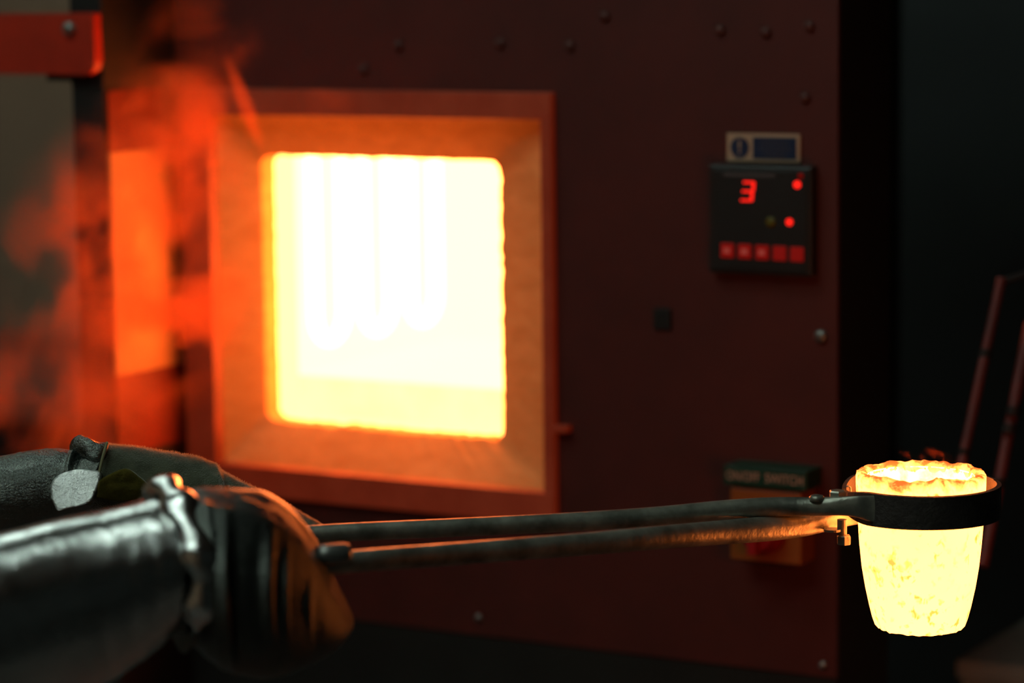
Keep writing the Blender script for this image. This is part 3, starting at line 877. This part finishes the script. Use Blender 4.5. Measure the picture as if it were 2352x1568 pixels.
loft('mitt', [(212, 1034, 1176, 1.985, 80), (240, 1021, 1190, 1.985, 86), (300, 1026, 1215, 1.984, 90), (400, 1040, 1250, 1.98, 88), (455, 1050, 1255, 1.972, 84), (490, 1067, 1250, 1.966, 80), (516, 1088, 1245, 1.96, 76), (545, 1103, 1245, 1.953, 72), (600, 1127, 1246, 1.942, 64), (640, 1149, 1246, 1.932, 56), (700, 1185, 1246, 1.92, 42), (738, 1208, 1240, 1.912, 24), (750, 1218, 1230, 1.908, 5)], 'felt', d_rm, 170, 110)
rear_mitt = bpy.data.objects[-1] if False else [o for o in person.children if o.name.startswith('mitt')][-1]
me = rear_mitt.data; bm = bmesh.new(); rnd = random.Random(3)
rv = lambda: Vector((rnd.uniform(-1, 1), rnd.uniform(-1, 1), rnd.uniform(-1, 1)))
for v in me.vertices:
    up_ = v.normal.dot(CU); fr = v.normal.dot(FWD)
    if up_ < 0.3 or abs(fr) > 0.55:
        continue
    for q in range(7):
        d = (v.normal + rv() * 0.7).normalized()
        L_ = rnd.uniform(0.0006, 0.0017); b0 = v.co + rv() * 0.0010
        sd = d.cross(FWD).normalized() * 0.00012
        a = bm.verts.new(b0 - sd); b_ = bm.verts.new(b0 + sd); c = bm.verts.new(b0 + d * L_)
        bm.faces.new((a, b_, c))
fz = bpy.data.meshes.new('fuzz'); bm.to_mesh(fz); bm.free(); fzo = link('fuzz', fz, 'fuzz', rear_mitt); fzo['kind'] = 'stuff'

patch('cuff_lining', [(222, 1142), (226, 1108), (250, 1090), (288, 1076), (318, 1094), (345, 1122), (330, 1140), (280, 1152)], lambda x, y: 1.946 + 0.0001 * (x - 280), 'olive', 0.004, 0.0015)


# ---- front arm (nearer than the focus)
def d_fs(s, th, p):
    w = 0.0010 * fbm(p * 14) + 0.0003 * fbm(p * 60, 2)
    w += 0.00030 * math.sin(s * 78 + 0.8 * math.sin(th * 2)) * max(0, math.sin(th - 0.75)) * max(0, 1 - abs(s - 0.80) / 0.2)
    return w


loft('sleeve', [(-1000, 1420, 2080, 1.55, 320), (-520, 1320, 1850, 1.60, 270), (-200, 1262, 1750, 1.64, 236), (0, 1222, 1680, 1.66, 214), (150, 1185, 1618, 1.675, 200), (260, 1162, 1562, 1.684, 188), (350, 1144, 1498, 1.69, 174), (392, 1140, 1456, 1.692, 162)], 'foil', d_fs, 170, 130,
     skew=lambda s, th: (0.0125 * math.sin(th) - 0.006 * max(0, math.cos(th))) * max(0, s - 0.72) / 0.28)
# wrist of the mitt inside the gauntlet
loft('wrist', [(340, 1180, 1420, 1.70, 130), (400, 1168, 1440, 1.70, 136), (470, 1160, 1460, 1.705, 140), (540, 1170, 1480, 1.71, 130)], 'foil_worn', lambda s, th, p: 0.003 * math.sin(th * 7 + 3 * s) + 0.001 * fbm(p * 40), 40, 90)


# front mitt: fist round the lower handle; gauntlet mouth rolled, folds falling down the near side
def d_fm(s, th, p):
    w = 0.0012 * fbm(p * 20) + 0.0004 * fbm(p * 75, 2)
    f = max(0.0, math.sin(th - 0.35)) ** 0.7
    w += 0.0042 * ridge(s - 0.035, 0.032) - 0.0036 * ridge(s - 0.125, 0.035)       # rolled mouth and the tuck behind it
    # folds falling down the near side: slow rise, steep right flank
    for s0, ln, wd, a0, t0, tw, k in ((0.265, 0.10, 0.040, 0.0095, 1.75, 0.60, 0.010), (0.43, 0.06, 0.018, 0.0045, 1.42, 0.50, 0.0), (0.495, 0.03, 0.010, 0.0022, 1.40, 0.45, 0.0), (0.615, 0.05, 0.016, 0.0030, 1.50, 0.40, -0.01)):
        e = s - s0 - k * (th - 1.5)
        q = 1 + e / ln if -ln < e <= 0 else (1 - e / wd if 0 < e < wd else 0.0)
        w += a0 * q * q * (3 - 2 * q) * ridge(angd(th, t0), tw)
    w += 0.0018 * ridge(s - 0.20 - 0.02 * (th - 1.5), 0.02) * f
    w += 0.0040 * ridge(angd(th, 0.72 + 0.20 * s), 0.13) * min(1, s * 6) * (1 - 0.6 * s)      # ridge along the knuckles
    w -= 0.0030 * ridge(angd(th, 0.30), 0.28) * min(1, s * 6)
    return w


loft('mitt', [(415, 1122, 1478, 1.698, 172), (432, 1114, 1490, 1.698, 178), (480, 1116, 1515, 1.698, 182), (540, 1119, 1545, 1.702, 184), (600, 1127, 1558, 1.708, 182), (655, 1158, 1550, 1.716, 178), (700, 1204, 1534, 1.724, 170), (735, 1258, 1515, 1.732, 156), (762, 1320, 1498, 1.738, 146), (790, 1375, 1474, 1.745, 118), (808, 1414, 1450, 1.753, 64), (812, 1425, 1436, 1.756, 10)], 'foil_worn', d_fm, 210, 150, sq=2.2,
     skew=lambda s, th: (0.0185 * math.sin(th) - 0.012 * max(0, math.cos(th))) * max(0, 0.30 - s) / 0.30)

# rolled rim of the gauntlet
rp = []
for k in range(49):
    th = R_(-60 + 205 * k / 48)
    c = P(428, 1300, 1.698); sc = 1.698 / FPX
    rp.append(c + CU * (math.cos(th) * 180 * sc) - FWD * (math.sin(th) * 178 * sc) + CR * (0.0185 * math.sin(th) - 0.012 * max(0, math.cos(th)) - 0.002))
bm = bmesh.new(); rings = []; seg = 18
for k in range(49):
    tt = (rp[min(k + 1, 48)] - rp[max(k - 1, 0)]).normalized(); out = (rp[k] - P(428, 1300, 1.698)); out = (out - tt * out.dot(tt)).normalized(); sd = out.cross(tt)
    e = min(1.0, k / 5, (48 - k) / 5)
    rr_ = 0.0078 * (0.75 + 0.5 * math.sin(k * 0.33 + 0.4) ** 2) * max(0.25, e)
    ring = []
    for i in range(seg):
        a = 2 * math.pi * i / seg; q = rp[k] + out * (rr_ * 0.8 * math.cos(a)) + sd * (rr_ * 1.25 * math.sin(a))
        ring.append(bm.verts.new(q + out * 0.0012 * fbm(q * 60)))
    rings.append(ring)
for k in range(48):
    for i in range(seg):
        bm.faces.new((rings[k][i], rings[k][(i + 1) % seg], rings[k + 1][(i + 1) % seg], rings[k + 1][i]))
bm.faces.new(rings[0]); bm.faces.new(list(reversed(rings[-1])))
bmesh.ops.transform(bm, matrix=PI_, verts=bm.verts); obj('gauntlet_rim', bm, 'foil', person, True)

# coat body and hood out of the frame to the left
def d_coat(s, th, p):
    return 0.006 * fbm(p * 7) + 0.002 * fbm(p * 30, 2)


rows = []
tx, ty = P(-1250, 1600, 1.62).x, P(-1250, 1600, 1.62).y
bm = bmesh.new(); rings = []
for h, rx, ry in ((0.0, 0.16, 0.12), (0.03, 0.17, 0.13), (0.5, 0.20, 0.15), (0.85, 0.21, 0.15), (1.05, 0.20, 0.14), (1.25, 0.22, 0.15), (1.40, 0.22, 0.14), (1.47, 0.16, 0.11), (1.51, 0.08, 0.085), (1.56, 0.085, 0.095), (1.64, 0.105, 0.118), (1.72, 0.105, 0.118), (1.79, 0.075, 0.085), (1.815, 0.02, 0.02)):
    ring = []
    for i in range(40):
        a = 2 * math.pi * i / 40; q = Vector((tx + ry * math.cos(a), ty - 0.02 + rx * math.sin(a), h))
        ring.append(bm.verts.new(q + Vector((math.cos(a), math.sin(a), 0)) * d_coat(0, 0, q)))
    rings.append(ring)
for k in range(len(rings) - 1):
    for i in range(40):
        bm.faces.new((rings[k][i], rings[k][(i + 1) % 40], rings[k + 1][(i + 1) % 40], rings[k + 1][i]))
bm.faces.new(rings[0]); bm.faces.new(list(reversed(rings[-1])))
bmesh.ops.transform(bm, matrix=PI_, verts=bm.verts)
obj('coat', bm, 'foil_worn', person, True)

# ================================================================== SMOKE
def smoke_mat(name, dens, scale, lo, hi, col, dist=1.0):
    """thin smoke: warped turbulence, fading to nothing at the puff's own edge"""
    m = bpy.data.materials.new(name); m.use_nodes = True; nt = m.node_tree
    for n in list(nt.nodes):
        if n.type == 'BSDF_PRINCIPLED':
            nt.nodes.remove(n)
    o = [n for n in nt.nodes if n.type == 'OUTPUT_MATERIAL'][0]
    tc = nd(nt, 'ShaderNodeTexCoord'); ge = nd(nt, 'ShaderNodeNewGeometry')
    w1 = nd(nt, 'ShaderNodeTexNoise'); w1.inputs['Scale'].default_value = scale * 0.5; w1.inputs['Detail'].default_value = 1
    nt.links.new(ge.outputs['Position'], w1.inputs['Vector'])
    sb = nd(nt, 'ShaderNodeVectorMath', operation='SUBTRACT'); sb.inputs[1].default_value = (0.5, 0.5, 0.5); nt.links.new(w1.outputs['Color'], sb.inputs[0])
    sc = nd(nt, 'ShaderNodeVectorMath', operation='SCALE'); sc.inputs['Scale'].default_value = 2.2 * dist / scale; nt.links.new(sb.outputs[0], sc.inputs[0])
    ad = nd(nt, 'ShaderNodeVectorMath', operation='ADD'); nt.links.new(ge.outputs['Position'], ad.inputs[0]); nt.links.new(sc.outputs[0], ad.inputs[1])
    n1 = nd(nt, 'ShaderNodeTexNoise'); n1.inputs['Scale'].default_value = scale; n1.inputs['Detail'].default_value = 3; n1.inputs['Roughness'].default_value = 0.55
    nt.links.new(ad.outputs[0], n1.inputs['Vector'])
    mr = nd(nt, 'ShaderNodeMapRange', interpolation_type='SMOOTHSTEP'); mr.inputs['From Min'].default_value = lo; mr.inputs['From Max'].default_value = hi
    nt.links.new(n1.outputs['Fac'], mr.inputs[0])
    l1 = nd(nt, 'ShaderNodeVectorMath', operation='LENGTH'); nt.links.new(tc.outputs['Object'], l1.inputs[0])
    m1 = nd(nt, 'ShaderNodeMapRange', interpolation_type='SMOOTHSTEP'); m1.inputs['From Min'].default_value = 1.0; m1.inputs['From Max'].default_value = 0.35
    m1.inputs['To Min'].default_value = 0.0; m1.inputs['To Max'].default_value = dens; nt.links.new(l1.outputs['Value'], m1.inputs[0])
    ml = nd(nt, 'ShaderNodeMath', operation='MULTIPLY'); nt.links.new(mr.outputs[0], ml.inputs[0]); nt.links.new(m1.outputs[0], ml.inputs[1])
    v = nd(nt, 'ShaderNodeVolumePrincipled'); v.inputs['Color'].default_value = tuple(col) + (1,); v.inputs['Anisotropy'].default_value = 0.0
    nt.links.new(ml.outputs[0], v.inputs['Density']); nt.links.new(v.outputs[0], o.inputs['Volume'])
    return m


def puff(par, x, y, w, rx, ry, rz, tilt=0.0, dens=20.0, scale=14.0, lo=0.46, hi=0.62, col=(0.95, 0.5, 0.28), dist=1.0):
    """one rounded cloud: photo position on the plane w in front of the furnace, half sizes in metres"""
    bm = bmesh.new(); bmesh.ops.create_icosphere(bm, subdivisions=3, radius=1.0)
    for v in bm.verts:
        v.co *= 1.0 + 0.06 * noise.noise(v.co * 2.0 + Vector((x * 0.01, y * 0.01, 0)))
    o = obj('smoke_puff', bm, smoke_mat('smoke_%d_%d' % (x, y), dens, scale, lo, hi, col, dist), par, True)
    X, Z = onface(x, y, w)
    o.location = Vector((X, -w, Z)); o.scale = (rx, ry, rz); o.rotation_euler = (0, tilt, 0)
    return o


smk = empty('smoke'); tag(smk, 'orange lit smoke drifting past the open furnace mouth', 'smoke', kind='stuff')
RED = (0.95, 0.26, 0.08)
puff(smk, 345, 540, 0.19, 0.125, 0.055, 0.175, 0.0, 24, 13, 0.47, 0.63, col=RED)
puff(smk, 130, 660, 0.24, 0.095, 0.050, 0.140, 0.2, 10, 15, 0.44, 0.64, col=RED)
puff(smk, 140, 930, 0.26, 0.150, 0.045, 0.080, 0.0, 15, 14, 0.42, 0.64, col=RED)
puff(smk, 400, 245, 0.16, 0.085, 0.045, 0.045, 0.0, 24, 15, col=RED)
puff(smk, 455, 130, 0.15, 0.070, 0.040, 0.075, -0.5, 7, 16, 0.44, 0.60, col=RED)
puff(smk, 560, 235, 0.12, 0.009, 0.010, 0.055, -0.42, 45, 10, 0.25, 0.45, col=RED)
puff(smk, 700, 232, 0.10, 0.070, 0.030, 0.020, 0.0, 6, 15, 0.42, 0.6, col=RED)

vap = empty('vapour'); tag(vap, 'thin reddish vapour wisps rising just above the glowing crucible', 'vapour', kind='stuff')
wv = -ctop.y
puff(vap, 2098, 1046, wv - 0.01, 0.014, 0.008, 0.0045, 0.35, 5, 60, 0.44, 0.58, col=RED)
puff(vap, 2160, 1047, wv - 0.01, 0.016, 0.008, 0.0045, 0.40, 3, 60, 0.44, 0.58, col=RED)

for k_ in ('led', 'leddim', 'key', 'keymark', 'collar', 'surround'):
    M[k_].cycles.emission_sampling = 'NONE'
_m = [o for o in person.children if o.name.startswith('mitt')]
_s = [o for o in person.children if o.name.split('.')[0] == 'sleeve']
_m[0]['label'] = 'dark green felt mitt of the rear hand'; _m[1]['label'] = 'creased dull silver mitt of the near hand'
_s[0]['label'] = 'crinkled silver sleeve of the rear arm'; _s[1]['label'] = 'shiny silver sleeve of the near arm'
